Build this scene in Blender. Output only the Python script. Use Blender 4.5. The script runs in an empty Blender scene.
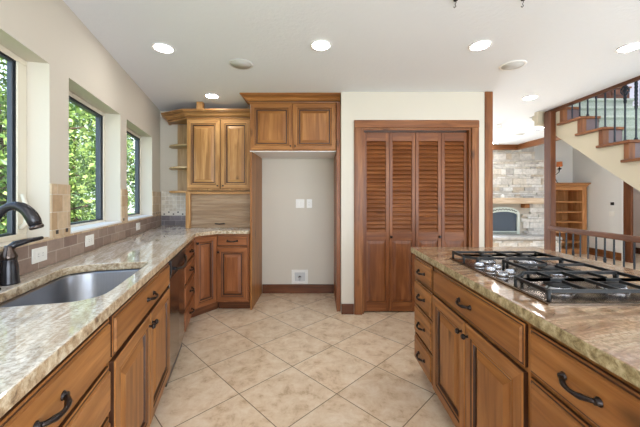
import bpy, bmesh, math, random
from mathutils import Vector, Matrix
random.seed(7)
S = bpy.context.scene
COL = S.collection
PI = math.pi

# ------------------------------------------------------------------ camera, world, lights, exposure
CAM_H = 1.28
F = 300.0
cd = bpy.data.cameras.new('camera'); cam = bpy.data.objects.new('camera', cd); COL.objects.link(cam)
cam.location = (0, 0, CAM_H); cam.rotation_euler = (PI/2, 0, 0)
cd.sensor_width = 36; cd.lens = 36*F/640; cd.shift_y = -15.5/640; cd.clip_start = .02; cd.clip_end = 200
S.camera = cam

world = bpy.data.worlds.new('world'); S.world = world; world.use_nodes = True
wn = world.node_tree; wn.nodes.clear()
wo = wn.nodes.new('ShaderNodeOutputWorld'); wb = wn.nodes.new('ShaderNodeBackground')
wt = wn.nodes.new('ShaderNodeTexCoord'); ws = wn.nodes.new('ShaderNodeSeparateXYZ'); wr = wn.nodes.new('ShaderNodeValToRGB')
wm = wn.nodes.new('ShaderNodeMath'); wm.operation = 'MULTIPLY_ADD'; wm.inputs[1].default_value = .5; wm.inputs[2].default_value = .5
wn.links.new(wt.outputs['Generated'], ws.inputs[0]); wn.links.new(ws.outputs[2], wm.inputs[0]); wn.links.new(wm.outputs[0], wr.inputs[0])
e = wr.color_ramp.elements
e[0].position = .46; e[0].color = (.45, .46, .40, 1); e[1].position = .9; e[1].color = (.36, .58, .95, 1)
n_ = e.new(.52); n_.color = (.80, .90, 1.0, 1)
wn.links.new(wr.outputs[0], wb.inputs[0]); wb.inputs[1].default_value = 1.6
wn.links.new(wb.outputs[0], wo.inputs[0])

def light(name, kind, loc, rot, energy, color=(1, 1, 1), **kw):
    l = bpy.data.lights.new(name, kind); l.energy = energy; l.color = color
    for k, v in kw.items(): setattr(l, k, v)
    o = bpy.data.objects.new(name, l); COL.objects.link(o); o.location = loc; o.rotation_euler = rot
    return o
light('sun', 'SUN', (0, 0, 20), (0, math.radians(38), math.radians(-8)), 7.0, (1.0, .95, .86), angle=.01)
# added fill area lights brightening kitchen, ceiling, living room and stairwell; no seen sources
light('fill_rear', 'AREA', (1.6, -2.45, 1.15), (math.radians(110), 0, 0), 160, (.77, .885, 1.0), shape='RECTANGLE', size=5.4, size_y=2.1)
light('fill_living_far', 'AREA', (3.2, 7.05, 1.5), (math.radians(-74), 0, math.radians(8)), 98, (.77, .885, 1.0), shape='RECTANGLE', size=2.2, size_y=2.2)
light('fill_living_side', 'AREA', (5.9, 2.4, 1.7), (0, math.radians(76), math.radians(-20)), 48, (.77, .885, 1.0), shape='RECTANGLE', size=2.2, size_y=2.6)
light('fill_stairwell', 'AREA', (4.0, 2.8, 4.9), (math.radians(25), 0, 0), 45, (.94, .96, 1.0), shape='RECTANGLE', size=1.4, size_y=2.4)

S.view_settings.view_transform = 'Standard'; S.view_settings.look = 'None'
S.view_settings.exposure = 1.0; S.view_settings.gamma = 1.0; S.view_settings.use_curve_mapping = False
S.cycles.max_bounces = 10; S.cycles.diffuse_bounces = 6; S.cycles.glossy_bounces = 5; S.cycles.transparent_max_bounces = 12
S.cycles.caustics_reflective = False; S.cycles.caustics_refractive = False
S.cycles.sample_clamp_indirect = 4.0

# ------------------------------------------------------------------ materials
def srgb(r, g, b):
    f = lambda c: (c/255/12.92) if c/255 <= .04045 else ((c/255+.055)/1.055)**2.4
    return (f(r), f(g), f(b), 1)
class NT:
    def __init__(s, name):
        s.m = bpy.data.materials.new(name); s.m.use_nodes = True
        s.t = s.m.node_tree; s.p = s.t.nodes['Principled BSDF']; s.out = s.t.nodes['Material Output']
    def n(s, typ, **kw):
        nd = s.t.nodes.new('ShaderNode'+typ)
        for k, v in kw.items():
            if k.startswith('i_'): nd.inputs[k[2:].replace('_', ' ')].default_value = v
            else: setattr(nd, k, v)
        return nd
    def l(s, a, b): s.t.links.new(a, b)
    def ramp(s, fac, stops, interp='LINEAR'):
        r = s.n('ValToRGB'); r.color_ramp.interpolation = interp
        el = r.color_ramp.elements
        while len(el) < len(stops): el.new(.5)
        for q, (p_, c) in zip(el, stops): q.position = p_; q.color = c
        s.l(fac, r.inputs[0]); return r.outputs[0]
    def mix(s, fac, a, b, mode='MIX'):
        m = s.n('MixRGB', blend_type=mode)
        for sock, v in ((m.inputs[0], fac), (m.inputs[1], a), (m.inputs[2], b)):
            if hasattr(v, 'links'): s.l(v, sock)
            else: sock.default_value = v
        return m.outputs[0]
    def math(s, op, a, b=0.0, c=None):
        m = s.n('Math', operation=op)
        for i, v in enumerate((a, b) if c is None else (a, b, c)):
            if hasattr(v, 'links'): s.l(v, m.inputs[i])
            else: m.inputs[i].default_value = v
        return m.outputs[0]
    def coords(s, scale=(1, 1, 1), rot=(0, 0, 0), loc=(0, 0, 0), rand=True):
        tc = s.n('TexCoord'); v = tc.outputs['Object']
        if rand:
            oi = s.n('ObjectInfo'); mu = s.n('VectorMath', operation='SCALE'); mu.inputs[0].default_value = (7.3, 5.1, 9.7)
            s.l(oi.outputs['Random'], mu.inputs['Scale'])
            ad = s.n('VectorMath', operation='ADD'); s.l(v, ad.inputs[0]); s.l(mu.outputs[0], ad.inputs[1]); v = ad.outputs[0]
        mp = s.n('Mapping'); mp.inputs['Scale'].default_value = scale; mp.inputs['Rotation'].default_value = rot; mp.inputs['Location'].default_value = loc
        s.l(v, mp.inputs[0]); return mp.outputs[0]
    def noise(s, v, scale=1, detail=4, rough=.55, dist=0):
        n = s.n('TexNoise'); n.inputs['Scale'].default_value = scale; n.inputs['Detail'].default_value = detail
        n.inputs['Roughness'].default_value = rough; n.inputs['Distortion'].default_value = dist
        s.l(v, n.inputs['Vector']); return n.outputs['Fac']
    def voro(s, v, scale=1, feat='F1'):
        n = s.n('TexVoronoi', feature=feat); n.inputs['Scale'].default_value = scale; s.l(v, n.inputs['Vector']); return n
    def bump(s, h, strength=.2, dist=.01):
        b = s.n('Bump'); b.inputs['Strength'].default_value = strength; b.inputs['Distance'].default_value = dist
        s.l(h, b.inputs['Height']); s.l(b.outputs[0], s.p.inputs['Normal'])
    def col(s, v):
        if hasattr(v, 'links'): s.l(v, s.p.inputs['Base Color'])
        else: s.p.inputs['Base Color'].default_value = v
    def done(s, rough=.5, metal=0.0, **kw):
        s.p.inputs['Roughness'].default_value = rough; s.p.inputs['Metallic'].default_value = metal
        for k, v in kw.items(): s.p.inputs[k].default_value = v
        return s.m

def plain(name, c, rough=.5, metal=0.0, **kw):
    t = NT(name); v = t.coords(); f = t.noise(v, 9, 3)
    d = tuple(x*.93 for x in c[:3])+(1,)
    t.col(t.mix(f, d, c)); return t.done(rough, metal, **kw)

def wood(name, dark, mid, lite, axis, rough=.38, knots=True, spec=.32):
    t = NT(name)
    ac, al = 26, 1.7
    sc = {'x': (al, ac, ac), 'y': (ac, al, ac), 'z': (ac, ac, al)}[axis]
    f = t.noise(t.coords(sc), 1, 5, .6, .7)
    c = t.ramp(f, [(.28, dark), (.5, mid), (.74, lite)])
    sc2 = {'x': (1.2, 6, 6), 'y': (6, 1.2, 6), 'z': (6, 6, 1.2)}[axis]
    g = t.noise(t.coords(sc2, loc=(3, 1, 2)), 1, 2, .5, 1.2)
    c = t.mix(t.math('MULTIPLY', t.ramp(g, [(.38, (0, 0, 0, 1)), (.68, (1, 1, 1, 1))]), .75), c, tuple(x*q for x, q in zip(mid[:3], (.66, .60, .55)))+(1,))
    if knots:
        sk = {'x': (2.4, 6, 6), 'y': (6, 2.4, 6), 'z': (6, 6, 2.4)}[axis]
        vo = t.voro(t.coords(sk, loc=(.3, .8, .1)), 1)
        k = t.ramp(vo.outputs['Distance'], [(.05, (1, 1, 1, 1)), (.17, (0, 0, 0, 1))])
        c = t.mix(t.math('MULTIPLY', k, .75), c, tuple(x*.22 for x in mid[:3])+(1,))
    t.col(c); t.bump(f, .06, .002)
    return t.done(rough, **{'Specular IOR Level': spec})

def wood_pair(name, d, m, l, **kw): return {a: wood(name+'_'+a, d, m, l, a, **kw) for a in 'xyz'}
ALDER = wood_pair('knotty_alder', srgb(112, 68, 34), srgb(160, 106, 56), srgb(190, 134, 78))
ALDER_UP = wood_pair('lit_alder', srgb(126, 86, 48), srgb(176, 130, 80), srgb(204, 162, 110))  # same alder as the bases, daylight's lighter yellow put into the colour
ALDER_RED = wood_pair('reddish_alder', srgb(104, 60, 34), srgb(144, 88, 52), srgb(172, 112, 70))
DOORW = wood_pair('closet_alder', srgb(92, 52, 27), srgb(126, 74, 39), srgb(154, 100, 58))
TRIMW = wood_pair('trim_alder', srgb(88, 50, 24), srgb(134, 82, 44), srgb(166, 112, 66))
DARKW = wood_pair('dark_trim', srgb(72, 40, 24), srgb(102, 60, 36), srgb(128, 80, 50))
PINE = wood_pair('bookcase_pine', srgb(150, 98, 56), srgb(190, 134, 84), srgb(214, 160, 110))
TAMB = wood_pair('tambour_wood', srgb(136, 110, 84), srgb(168, 142, 114), srgb(194, 172, 146), knots=False)
SHELFW = wood_pair('pale_shelf_wood', srgb(150, 118, 82), srgb(190, 160, 122), srgb(214, 190, 156), knots=False)
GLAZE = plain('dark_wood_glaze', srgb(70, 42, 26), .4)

def paint(name, c, bs=.0, rough=.75, scale=60):
    t = NT(name); v = t.coords(rand=False)
    f = t.noise(v, scale, 3, .6); g = t.noise(v, 1.2, 2)
    t.col(t.mix(g, tuple(x*.985 for x in c[:3])+(1,), c))
    if bs: t.bump(f, bs, .006)
    return t.done(rough, **{'Specular IOR Level': .25})
WALLP = paint('warm_grey_paint', srgb(206, 198, 184), .05)
CEILP = paint('ceiling_paint', srgb(226, 229, 234), .5, scale=34)
WHITE = paint('white_paint', srgb(238, 237, 234), .0, .45)
LIVP = paint('living_paint', srgb(226, 225, 222), .03)
STRINGP = paint('stair_paint', srgb(200, 190, 168), .03)
PLATE = plain('white_plastic', srgb(236, 234, 228), .35)
VINYL = plain('cream_vinyl', srgb(226, 218, 200), .35)

def granite(name, cols, streak_rot, rough=.035, streak=1.0):
    t = NT(name)
    warp = t.coords((3, 3, 3), rand=False)
    mp2 = t.n('Mapping'); mp2.inputs['Scale'].default_value = (2.4, 15, 5); t.l(t.coords(rot=(0, 0, streak_rot), rand=False), mp2.inputs[0])
    st = t.noise(mp2.outputs[0], 1, 7, .7, 1.5)
    fine = t.noise(t.coords(rand=False), 70, 4, .7)
    c = t.ramp(st, [(.30, cols[0]), (.43, cols[1]), (.55, cols[2]), (.70, cols[3])])
    c = t.mix(t.math('MULTIPLY', t.ramp(fine, [(.44, (0, 0, 0, 1)), (.60, (1, 1, 1, 1))]), .68), c, cols[4])
    blot = t.noise(warp, 2.2, 5, .7, .8)
    c = t.mix(t.math('MULTIPLY', t.ramp(blot, [(.52, (0, 0, 0, 1)), (.68, (1, 1, 1, 1))]), .6), c, cols[1])
    vo = t.voro(t.coords(rand=False), 260)
    spk = t.ramp(vo.outputs['Color'], [(.10, (1, 1, 1, 1)), (.16, (0, 0, 0, 1))])
    c = t.mix(t.math('MULTIPLY', spk, .4), c, cols[5])
    t.col(c)
    return t.done(rough, **{'Specular IOR Level': 1.0})
GRAN_L = granite('cream_granite', [srgb(146, 126, 106), srgb(196, 182, 164), srgb(226, 219, 206), srgb(242, 239, 232), srgb(164, 148, 128), srgb(96, 82, 70)], -1.95)
GRAN_R = granite('brown_granite', [srgb(104, 80, 66), srgb(150, 118, 94), srgb(182, 152, 124), srgb(206, 186, 160), srgb(128, 110, 84), srgb(74, 66, 46)], -.3, .09)
def granite_edge(name, a, b, c_, d):
    t = NT(name); v = t.coords(rand=False)
    f = t.noise(v, 38, 5, .7, .4)
    c = t.ramp(f, [(.3, a), (.45, b), (.58, c_), (.72, d)])
    t.col(c); t.bump(f, .6, .006); return t.done(.35)
GEDGE_L = granite_edge('granite_rough_edge', srgb(104, 80, 58), srgb(172, 146, 114), srgb(206, 190, 162), srgb(226, 216, 196))
GEDGE_R = granite_edge('granite_green_edge', srgb(92, 76, 50), srgb(146, 130, 92), srgb(186, 172, 134), srgb(214, 204, 172))

def floor_mat():
    t = NT('travertine_floor_tile')
    tc = t.n('TexCoord'); sp = t.n('SeparateXYZ'); t.l(tc.outputs['Object'], sp.inputs[0])
    P = .638
    u = t.math('DIVIDE', t.math('SUBTRACT', t.math('ADD', sp.outputs[0], sp.outputs[1]), 2.07), P)
    w = t.math('DIVIDE', t.math('SUBTRACT', t.math('SUBTRACT', sp.outputs[0], sp.outputs[1]), -2.49), P)
    def edge(q):
        fr = t.math('FRACT', q); return t.math('ABSOLUTE', t.math('SUBTRACT', fr, .5))
    m = t.math('MAXIMUM', edge(u), edge(w))
    grout = t.ramp(m, [(.4925, (0, 0, 0, 1)), (.4955, (1, 1, 1, 1))])
    cell = t.n('CombineXYZ'); t.l(t.math('FLOOR', u), cell.inputs[0]); t.l(t.math('FLOOR', w), cell.inputs[1])
    wn_ = t.n('TexWhiteNoise'); wn_.noise_dimensions = '2D'; t.l(cell.outputs[0], wn_.inputs['Vector'])
    off = t.n('VectorMath', operation='SCALE'); off.inputs['Scale'].default_value = 9; t.l(wn_.outputs['Color'], off.inputs[0])
    add = t.n('VectorMath', operation='ADD'); t.l(tc.outputs['Object'], add.inputs[0]); t.l(off.outputs[0], add.inputs[1])
    f = t.noise(add.outputs[0], 9, 9, .74, .35); g = t.noise(add.outputs[0], 2.0, 3, .5, .4)
    c = t.ramp(f, [(.33, srgb(182, 150, 116)), (.46, srgb(222, 197, 166)), (.58, srgb(234, 215, 190)), (.74, srgb(243, 231, 213))])
    c = t.mix(t.math('MULTIPLY', g, .35), c, srgb(208, 183, 152))
    pv = t.math('MULTIPLY_ADD', wn_.outputs['Value'], .10, .93)
    vv = t.n('CombineXYZ'); [t.l(pv, vv.inputs[i]) for i in range(3)]
    c = t.mix(1.0, c, vv.outputs[0], 'MULTIPLY')
    c = t.mix(grout, c, srgb(112, 88, 66))
    t.col(c)
    h = t.math('SUBTRACT', t.math('MULTIPLY', f, .12), t.math('MULTIPLY', grout, .6)); t.bump(h, .25, .004)
    return t.done(.30, **{'Specular IOR Level': .45})
FLOORM = floor_mat()

def brick_mat(name, c1, c2, mortar, bw, bh, ms=.003, plane='xz', offset=.5, rough=.5, noise_amt=.35, loc=(0, 0)):
    t = NT(name); tc = t.n('TexCoord'); sp = t.n('SeparateXYZ'); t.l(tc.outputs['Object'], sp.inputs[0])
    cb = t.n('CombineXYZ'); ix = {'x': 0, 'y': 1, 'z': 2}
    t.l(t.math('ADD', sp.outputs[ix[plane[0]]], loc[0]), cb.inputs[0]); t.l(t.math('ADD', sp.outputs[ix[plane[1]]], loc[1]), cb.inputs[1])
    b = t.n('TexBrick'); b.offset = offset; b.inputs['Scale'].default_value = 1; b.inputs['Brick Width'].default_value = bw; b.inputs['Row Height'].default_value = bh
    b.inputs['Mortar Size'].default_value = ms; b.inputs['Color1'].default_value = c1; b.inputs['Color2'].default_value = c2; b.inputs['Mortar'].default_value = mortar
    t.l(cb.outputs[0], b.inputs['Vector'])
    f = t.noise(tc.outputs['Object'], 22, 5, .65)
    k = t.math('MULTIPLY_ADD', f, noise_amt*2, 1-noise_amt)
    vv = t.n('CombineXYZ'); [t.l(k, vv.inputs[i]) for i in range(3)]
    t.col(t.mix(1.0, b.outputs['Color'], vv.outputs[0], 'MULTIPLY'))
    t.bump(t.math('SUBTRACT', 1.0, b.outputs['Fac']), .3, .004)
    return t.done(rough)
BRICK_L = brick_mat('brown_subway_tile', srgb(126, 104, 94), srgb(158, 138, 124), srgb(176, 162, 148), .155, .074, .003, 'xz', loc=(.03, -.912+.148))
PILLAR_T = brick_mat('tan_stone_tile', srgb(176, 146, 112), srgb(206, 184, 154), srgb(202, 188, 168), .105, .1, .0025, 'xz', offset=.5, loc=(.01, 0))
MOSAIC = brick_mat('cream_mosaic_tile', srgb(206, 196, 178), srgb(226, 220, 206), srgb(232, 228, 220), .052, .052, .003, 'xz', offset=0)
BRICK_B = brick_mat('slate_subway_tile', srgb(112, 104, 108), srgb(146, 138, 140), srgb(170, 164, 160), .155, .065, .003, 'xz', loc=(0, -.914+.13))
BANDM = plain('cream_band_tile', srgb(232, 226, 214), .4)
DOTM = plain('dark_dot_tile', srgb(44, 38, 36), .3)

def steel(name, c, rough, axis=(60, 1, 1)):
    t = NT(name); f = t.noise(t.coords(axis), 3, 4, .6)
    t.col(t.mix(f, tuple(x*.85 for x in c[:3])+(1,), c)); t.bump(f, .02, .001); return t.done(rough, 1.0)
STEEL = steel('brushed_steel', srgb(150, 142, 136), .16)
SINKM = steel('sink_steel', srgb(150, 151, 156), .3, (2, 60, 2))
CHROME = steel('satin_chrome', srgb(180, 180, 184), .24)
BRONZE = plain('oil_rubbed_bronze', srgb(52, 44, 42), .28, .75)
BRONZE_L = plain('worn_bronze', srgb(92, 80, 74), .22, .9)
FAUC = plain('dark_bronze_faucet', srgb(58, 56, 58), .25, .6)
IRON = plain('cast_iron', srgb(15, 15, 16), .5, 0.0)
IRONRAIL = plain('wrought_iron', srgb(44, 51, 60), .42, .4)
BLACKP = plain('black_plastic', srgb(22, 22, 24), .3)
GREYP = plain('grey_grille', srgb(206, 206, 204), .6)
SASH = plain('dark_window_sash', srgb(62, 70, 80), .35)
GASKET = plain('black_gasket', srgb(24, 24, 26), .4)
SPLINE = steel('cooktop_steel', srgb(132, 116, 102), .2)
DARKGL = plain('dark_firebox_glass', srgb(70, 82, 96), .06)
CARPET = NT('pale_stair_carpet'); _f = CARPET.noise(CARPET.coords(rand=False), 120, 3, .7)
CARPET.col(CARPET.ramp(_f, [(.3, srgb(140, 150, 138)), (.7, srgb(190, 198, 184))])); CARPET.bump(_f, .6, .01); CARPET = CARPET.done(.95)
RISERW = plain('blue_glow_riser_wood', srgb(112, 92, 92), .35)  # bluish glow on the risers is put into this wood colour

def glass_mat():
    t = NT('window_glass'); t.t.nodes.remove(t.p)
    tr = t.n('BsdfTransparent'); tr.inputs[0].default_value = (.97, .985, .98, 1)
    gl = t.n('BsdfGlossy'); gl.inputs['Roughness'].default_value = .02
    mx = t.n('MixShader'); fr = t.n('LayerWeight'); fr.inputs[0].default_value = .5; fq = t.math('MULTIPLY_ADD', t.math('POWER', fr.outputs['Facing'], 5.0), .35, .02)
    t.l(fq, mx.inputs[0]); t.l(tr.outputs[0], mx.inputs[1]); t.l(gl.outputs[0], mx.inputs[2]); t.l(mx.outputs[0], t.out.inputs[0])
    return t.m
GLASS = glass_mat()
def emit(name, c, s):
    t = NT(name); t.p.inputs['Emission Color'].default_value = c; t.p.inputs['Emission Strength'].default_value = s; t.col(c); return t.done(.5)
LENS = emit('lit_lamp_lens', (1, .985, .96, 1), 35)
AMBER = emit('lit_amber_shade', srgb(150, 84, 44), .35)
BULB = emit('lit_bulb', (1, .8, .5, 1), 8)
LEAFS = []
for i, c in enumerate([srgb(112, 142, 62), srgb(150, 176, 84), srgb(66, 98, 46), srgb(196, 212, 128)]):
    t = NT('leaf_green'); f = t.noise(t.coords(rand=False), 30, 2); t.col(t.mix(f, tuple(x*.7 for x in c[:3])+(1,), c))
    t.done(.45); t.p.inputs['Subsurface Weight'].default_value = 0
    LEAFS.append(t.m)
BARK = plain('bark', srgb(84, 66, 50), .9)
LAWN = plain('lawn', srgb(104, 128, 66), .9)

# ------------------------------------------------------------------ mesh helpers
class MB:
    def __init__(s): s.bm = bmesh.new(); s.mats = []
    def mi(s, m):
        if m not in s.mats: s.mats.append(m)
        return s.mats.index(m)
    def face(s, vs, mat, smooth=False):
        try: f = s.bm.faces.new(vs)
        except ValueError: return None
        f.material_index = s.mi(mat); f.smooth = smooth; return f
    def v(s, p): return s.bm.verts.new(p)
    def box(s, x0, x1, y0, y1, z0, z1, mat, M=None):
        P = [Vector((x, y, z)) for z in (z0, z1) for y in (y0, y1) for x in (x0, x1)]
        if M is not None: P = [M @ p for p in P]
        V = [s.v(p) for p in P]
        for q in ((0, 2, 3, 1), (4, 5, 7, 6), (0, 1, 5, 4), (2, 6, 7, 3), (0, 4, 6, 2), (1, 3, 7, 5)):
            s.face([V[i] for i in q], mat)
        return s
    def prism(s, pts, axis, a0, a1, mat, side=None, M=None):
        """pts 2-D polygon; axis 'z': (x,y); 'x': (y,z); 'y': (x,z)"""
        def P(p, a):
            q = {'z': (p[0], p[1], a), 'x': (a, p[0], p[1]), 'y': (p[0], a, p[1])}[axis]
            q = Vector(q); return M @ q if M is not None else q
        A = [s.v(P(p, a0)) for p in pts]; B = [s.v(P(p, a1)) for p in pts]
        s.face(A[::-1], mat); s.face(B, mat)
        for i in range(len(pts)):
            j = (i+1) % len(pts); s.face([A[i], A[j], B[j], B[i]], side or mat)
        return s
    def loft(s, rings, mat, close=True, caps=True, smooth=True, mats=None):
        R = [[s.v(p) for p in r] for r in rings]
        n = len(R[0])
        for k in range(len(R)-1):
            for i in range(n if close else n-1):
                j = (i+1) % n
                s.face([R[k][i], R[k][j], R[k+1][j], R[k+1][i]], mats[k] if mats else mat, smooth)
        if caps and close:
            s.face(R[0][::-1], mats[0] if mats else mat); s.face(R[-1], mats[-1] if mats else mat)
        return s
    def lathe(s, prof, mat, c=(0, 0, 0), ax=(0, 0, 1), seg=20, smooth=True, caps=True):
        ax = Vector(ax).normalized(); q = ax.to_track_quat('Z', 'Y'); c = Vector(c)
        rings = [[c + q @ Vector((r*math.cos(2*PI*i/seg), r*math.sin(2*PI*i/seg), z)) for i in range(seg)] for r, z in prof]
        return s.loft(rings, mat, True, caps, smooth)
    def tube(s, path, r, mat, seg=10, flat=1.0, up=(0, 0, 1), smooth=True):
        path = [Vector(p) for p in path]; n = len(path); rings = []
        u = None
        for i, p in enumerate(path):
            t = (path[min(i+1, n-1)]-path[max(i-1, 0)]).normalized()
            if u is None:
                w = Vector(up)
                if abs(w.dot(t)) > .95: w = Vector((1, 0, 0)) if abs(t.x) < .9 else Vector((0, 1, 0))
                u = (w-t*w.dot(t)).normalized()
            else: u = (u-t*u.dot(t)).normalized()
            b = t.cross(u); rr = r[i] if isinstance(r, (list, tuple)) else r
            rings.append([p+(u*math.cos(2*PI*k/seg)*flat+b*math.sin(2*PI*k/seg))*rr for k in range(seg)])
        return s.loft(rings, mat, True, True, smooth)
    def bar(s, p, q, w, h, mat):
        """square bar from p to q; w sideways, h in the plane of z"""
        p, q = Vector(p), Vector(q); t = (q-p).normalized()
        z = Vector((0, 0, 1)) if abs(t.z) < .95 else Vector((0, 1, 0))
        b = t.cross(z).normalized(); u = b.cross(t)
        rings = [[o+b*sx*w/2+u*sz*h/2 for sx, sz in ((-1, -1), (1, -1), (1, 1), (-1, 1))] for o in (p, q)]
        return s.loft(rings, mat, True, True, False)
    def build(s, name, parent=None, bevel=0, bseg=2):
        bmesh.ops.recalc_face_normals(s.bm, faces=s.bm.faces)
        me = bpy.data.meshes.new(name); s.bm.to_mesh(me); s.bm.free()
        for m in s.mats: me.materials.append(m)
        o = bpy.data.objects.new(name, me); COL.objects.link(o)
        if parent is not None: o.parent = parent
        if bevel:
            b = o.modifiers.new('bevel', 'BEVEL'); b.width = bevel; b.segments = bseg; b.limit_method = 'ANGLE'; b.angle_limit = math.radians(35)
        return o
def tag(o, label=None, cat=None, group=None, kind=None):
    if label: o['label'] = label
    if cat: o['category'] = cat
    if group: o['group'] = group
    if kind: o['kind'] = kind
    return o
def empty(name, loc=(0, 0, 0), rz=0, label=None, cat=None, group=None, kind=None):
    o = bpy.data.objects.new(name, None); COL.objects.link(o); o.location = loc; o.rotation_euler = (0, 0, rz); o.empty_display_size = .1
    return tag(o, label, cat, group, kind)
def struct(mb, name, label=None, **kw): return tag(mb.build(name, **kw), label, None, None, 'structure')
def dup(root, label=None, loc=None, rz=None):
    def cp(o, par):
        c = o.copy(); COL.objects.link(c)
        if par is not None: c.parent = par
        for ch in list(o.children): cp(ch, c)
        return c
    r = cp(root, None)
    if label: r['label'] = label
    if loc: r.location = loc
    if rz is not None: r.rotation_euler = (0, 0, rz)
    return r

# ------------------------------------------------------------------ frame of the slanted window wall
K = .277; KN = math.hypot(1, K)
E = Vector((-K/KN, 1/KN, 0)); N = Vector((1/KN, K/KN, 0)); W0 = Vector((-1.032, 0, 0))
TH_L = math.atan2(E.y, E.x)
def LW(a, d, z=0): return W0+E*a+N*d+Vector((0, 0, z))
ML = Matrix.Translation(W0) @ Matrix.Rotation(TH_L, 4, 'Z')     # local x = along the wall, local -y = into the room
def to_ad(p): r = Vector((p[0], p[1], 0))-W0; return r.dot(E), r.dot(N)
CEIL = 2.452
A_COR = 4.20

# ------------------------------------------------------------------ structure
WL = [tuple(LW(-2.9, -.2)[:2]), tuple(LW(A_COR+.3, -.2)[:2])]
m = MB(); m.prism([WL[0], (8.2, WL[0][1]), (8.2, 7.9), (WL[1][0], 7.9), WL[1]], 'z', -.1, 0, FLOORM); struct(m, 'floor', 'beige travertine tile floor laid diagonally')
# ceiling with the stair opening
m = MB()
m.prism([WL[0], (3.06, WL[0][1]), (3.06, 7.4), (WL[1][0], 7.4), WL[1]], 'z', CEIL, CEIL+.12, CEILP); m.box(3.06, 4.37, 4.40, 7.4, CEIL, CEIL+.12, CEILP); m.box(3.07, 6.3, -2.7, .2, CEIL, CEIL+.12, CEILP)
m.box(4.35, 6.3, .2, 2.2, CEIL, CEIL+.12, CEILP)
struct(m, 'ceiling', 'white textured flat kitchen ceiling')

# window wall with three openings, local wall frame (y = -d)
ZO0, ZO1 = 1.06, 2.02
OPEN = [(.30, 1.714), (1.911, 2.757), (2.915, 3.783)]
root = empty('wall_left', W0, TH_L, 'warm white window wall above the sink counter', None, None, 'structure')
m = MB(); T = .14
m.box(-2.9, A_COR, .0, T, -.1, ZO0, WALLP); m.box(-2.9, A_COR, 0, T, ZO1, CEIL, WALLP)
xs = [-2.9]+[v for o in OPEN for v in o]+[A_COR]
for i in range(0, len(xs), 2): m.box(xs[i], xs[i+1], 0, T, ZO0, ZO1, WALLP)
m.build('wall_left_plaster', root)
# tiled backsplash along the window wall
root = empty('trim_1', W0, TH_L, 'brown subway tile backsplash with tan stone piers between the windows', None, None, 'structure')
m = MB(); m.box(-.5, A_COR-.012, -.012, -.0005, .915, ZO0-.012, BRICK_L); m.build('subway_tile', root)
m = MB(); m.box(-.5, A_COR-.012, -.016, .0, ZO0-.012, ZO0, PILLAR_T)
m.box(OPEN[0][0]+.002, OPEN[0][1]-.002, 0, .098, ZO0, ZO0+.006, PILLAR_T); m.build('ledge_tile', root, .003)
m = MB()
for a, b in ((1.714, 1.911), (2.757, 2.915), (3.783, A_COR-.012)):
    m.box(a+.001, b-.001, -.009, -.0005, 1.112, 1.36, PILLAR_T)
m.build('pier_tile', root)
m = MB()
for a, b in ((1.714, 1.911), (2.757, 2.915), (3.783, A_COR-.012)):
    m.box(a+.001, b-.001, -.010, -.0005, ZO0, 1.112, PILLAR_T)
    k = a+.04
    while k < b-.03:
        m.box(k, k+.022, -.0125, -.009, 1.076, 1.098, DOTM); k += .10
m.build('accent_band', root)

# windows
def window(idx, a0, a1, mull=None, label=None):
    root = empty('window_%d' % idx, LW(0, 0), TH_L, label, None, None, 'structure')
    z0, z1 = ZO0+.001, ZO1-.001; y0, y1 = .118, .168; fw = .028 if idx > 1 else .075
    if idx == 1: y0, y1 = .10, .136
    m = MB()
    m.box(a0+.001, a1-.001, y0, y1, z0, z0+.03, VINYL); m.box(a0+.001, a1-.001, y0, y1, z1-.03, z1, VINYL)
    m.box(a0+.001, a0+fw, y0, y1, z0+.03, z1-.03, VINYL); m.box(a1-fw, a1-.001, y0, y1, z0+.03, z1-.03, VINYL)
    m.build('frame', root, .004)
    b0, b1, c0, c1 = a0+fw, a1-fw, z0+.03, z1-.03
    m = MB(); g = .006
    for (p, q, r, s_) in ((b0, b1, c0, c0+.003), (b0, b1, c1-g, c1), (b0, b0+g, c0, c1), (b1-g, b1, c0, c1)): m.box(p, q, y0+.006, y0+.016, r, s_, GASKET)
    m.build('gasket', root)
    m = MB(); sw = .024 if idx > 1 else .014; b0 += g; b1 -= g; c0 += g*.6; c1 -= g
    for (p, q, r, s_) in ((b0, b1, c0, c0+.008), (b0, b1, c1-sw*.5, c1), (b0, b0+sw, c0, c1), (b1-sw, b1, c0, c1)): m.box(p, q, y0+.012, y0+(.05 if idx > 1 else .034), r, s_, SASH)
    m.build('sash', root, .004)
    m = MB(); m.box(b0+sw*.5, b1-sw*.5, (y0+.044 if idx > 1 else y0+.024), (y0+.047 if idx > 1 else y0+.027), c0+.01, c1-.01, GLASS); m.build('pane', root)
    if idx == 1:
        m = MB(); m.tube([(a1-.06, y0-.004, 1.12), (a1-.06, y0-.03, 1.15), (a1-.062, y0-.035, 1.22), (a1-.063, y0-.012, 1.30)], [.012, .013, .011, .009], VINYL, 8); m.build('crank_handle', root)
    else:
        m = MB(); m.box(a0+.002, a1-.002, -.014, y0, ZO0+.0005, ZO0+.014, WHITE); m.build('sill', root, .003)
    return root
window(1, *OPEN[0], label='wide window over the sink with cream frame and crank')
window(2, *OPEN[1], label='middle window onto green foliage')
window(3, *OPEN[2], label='narrow window nearest the corner upper cabinet')

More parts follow.
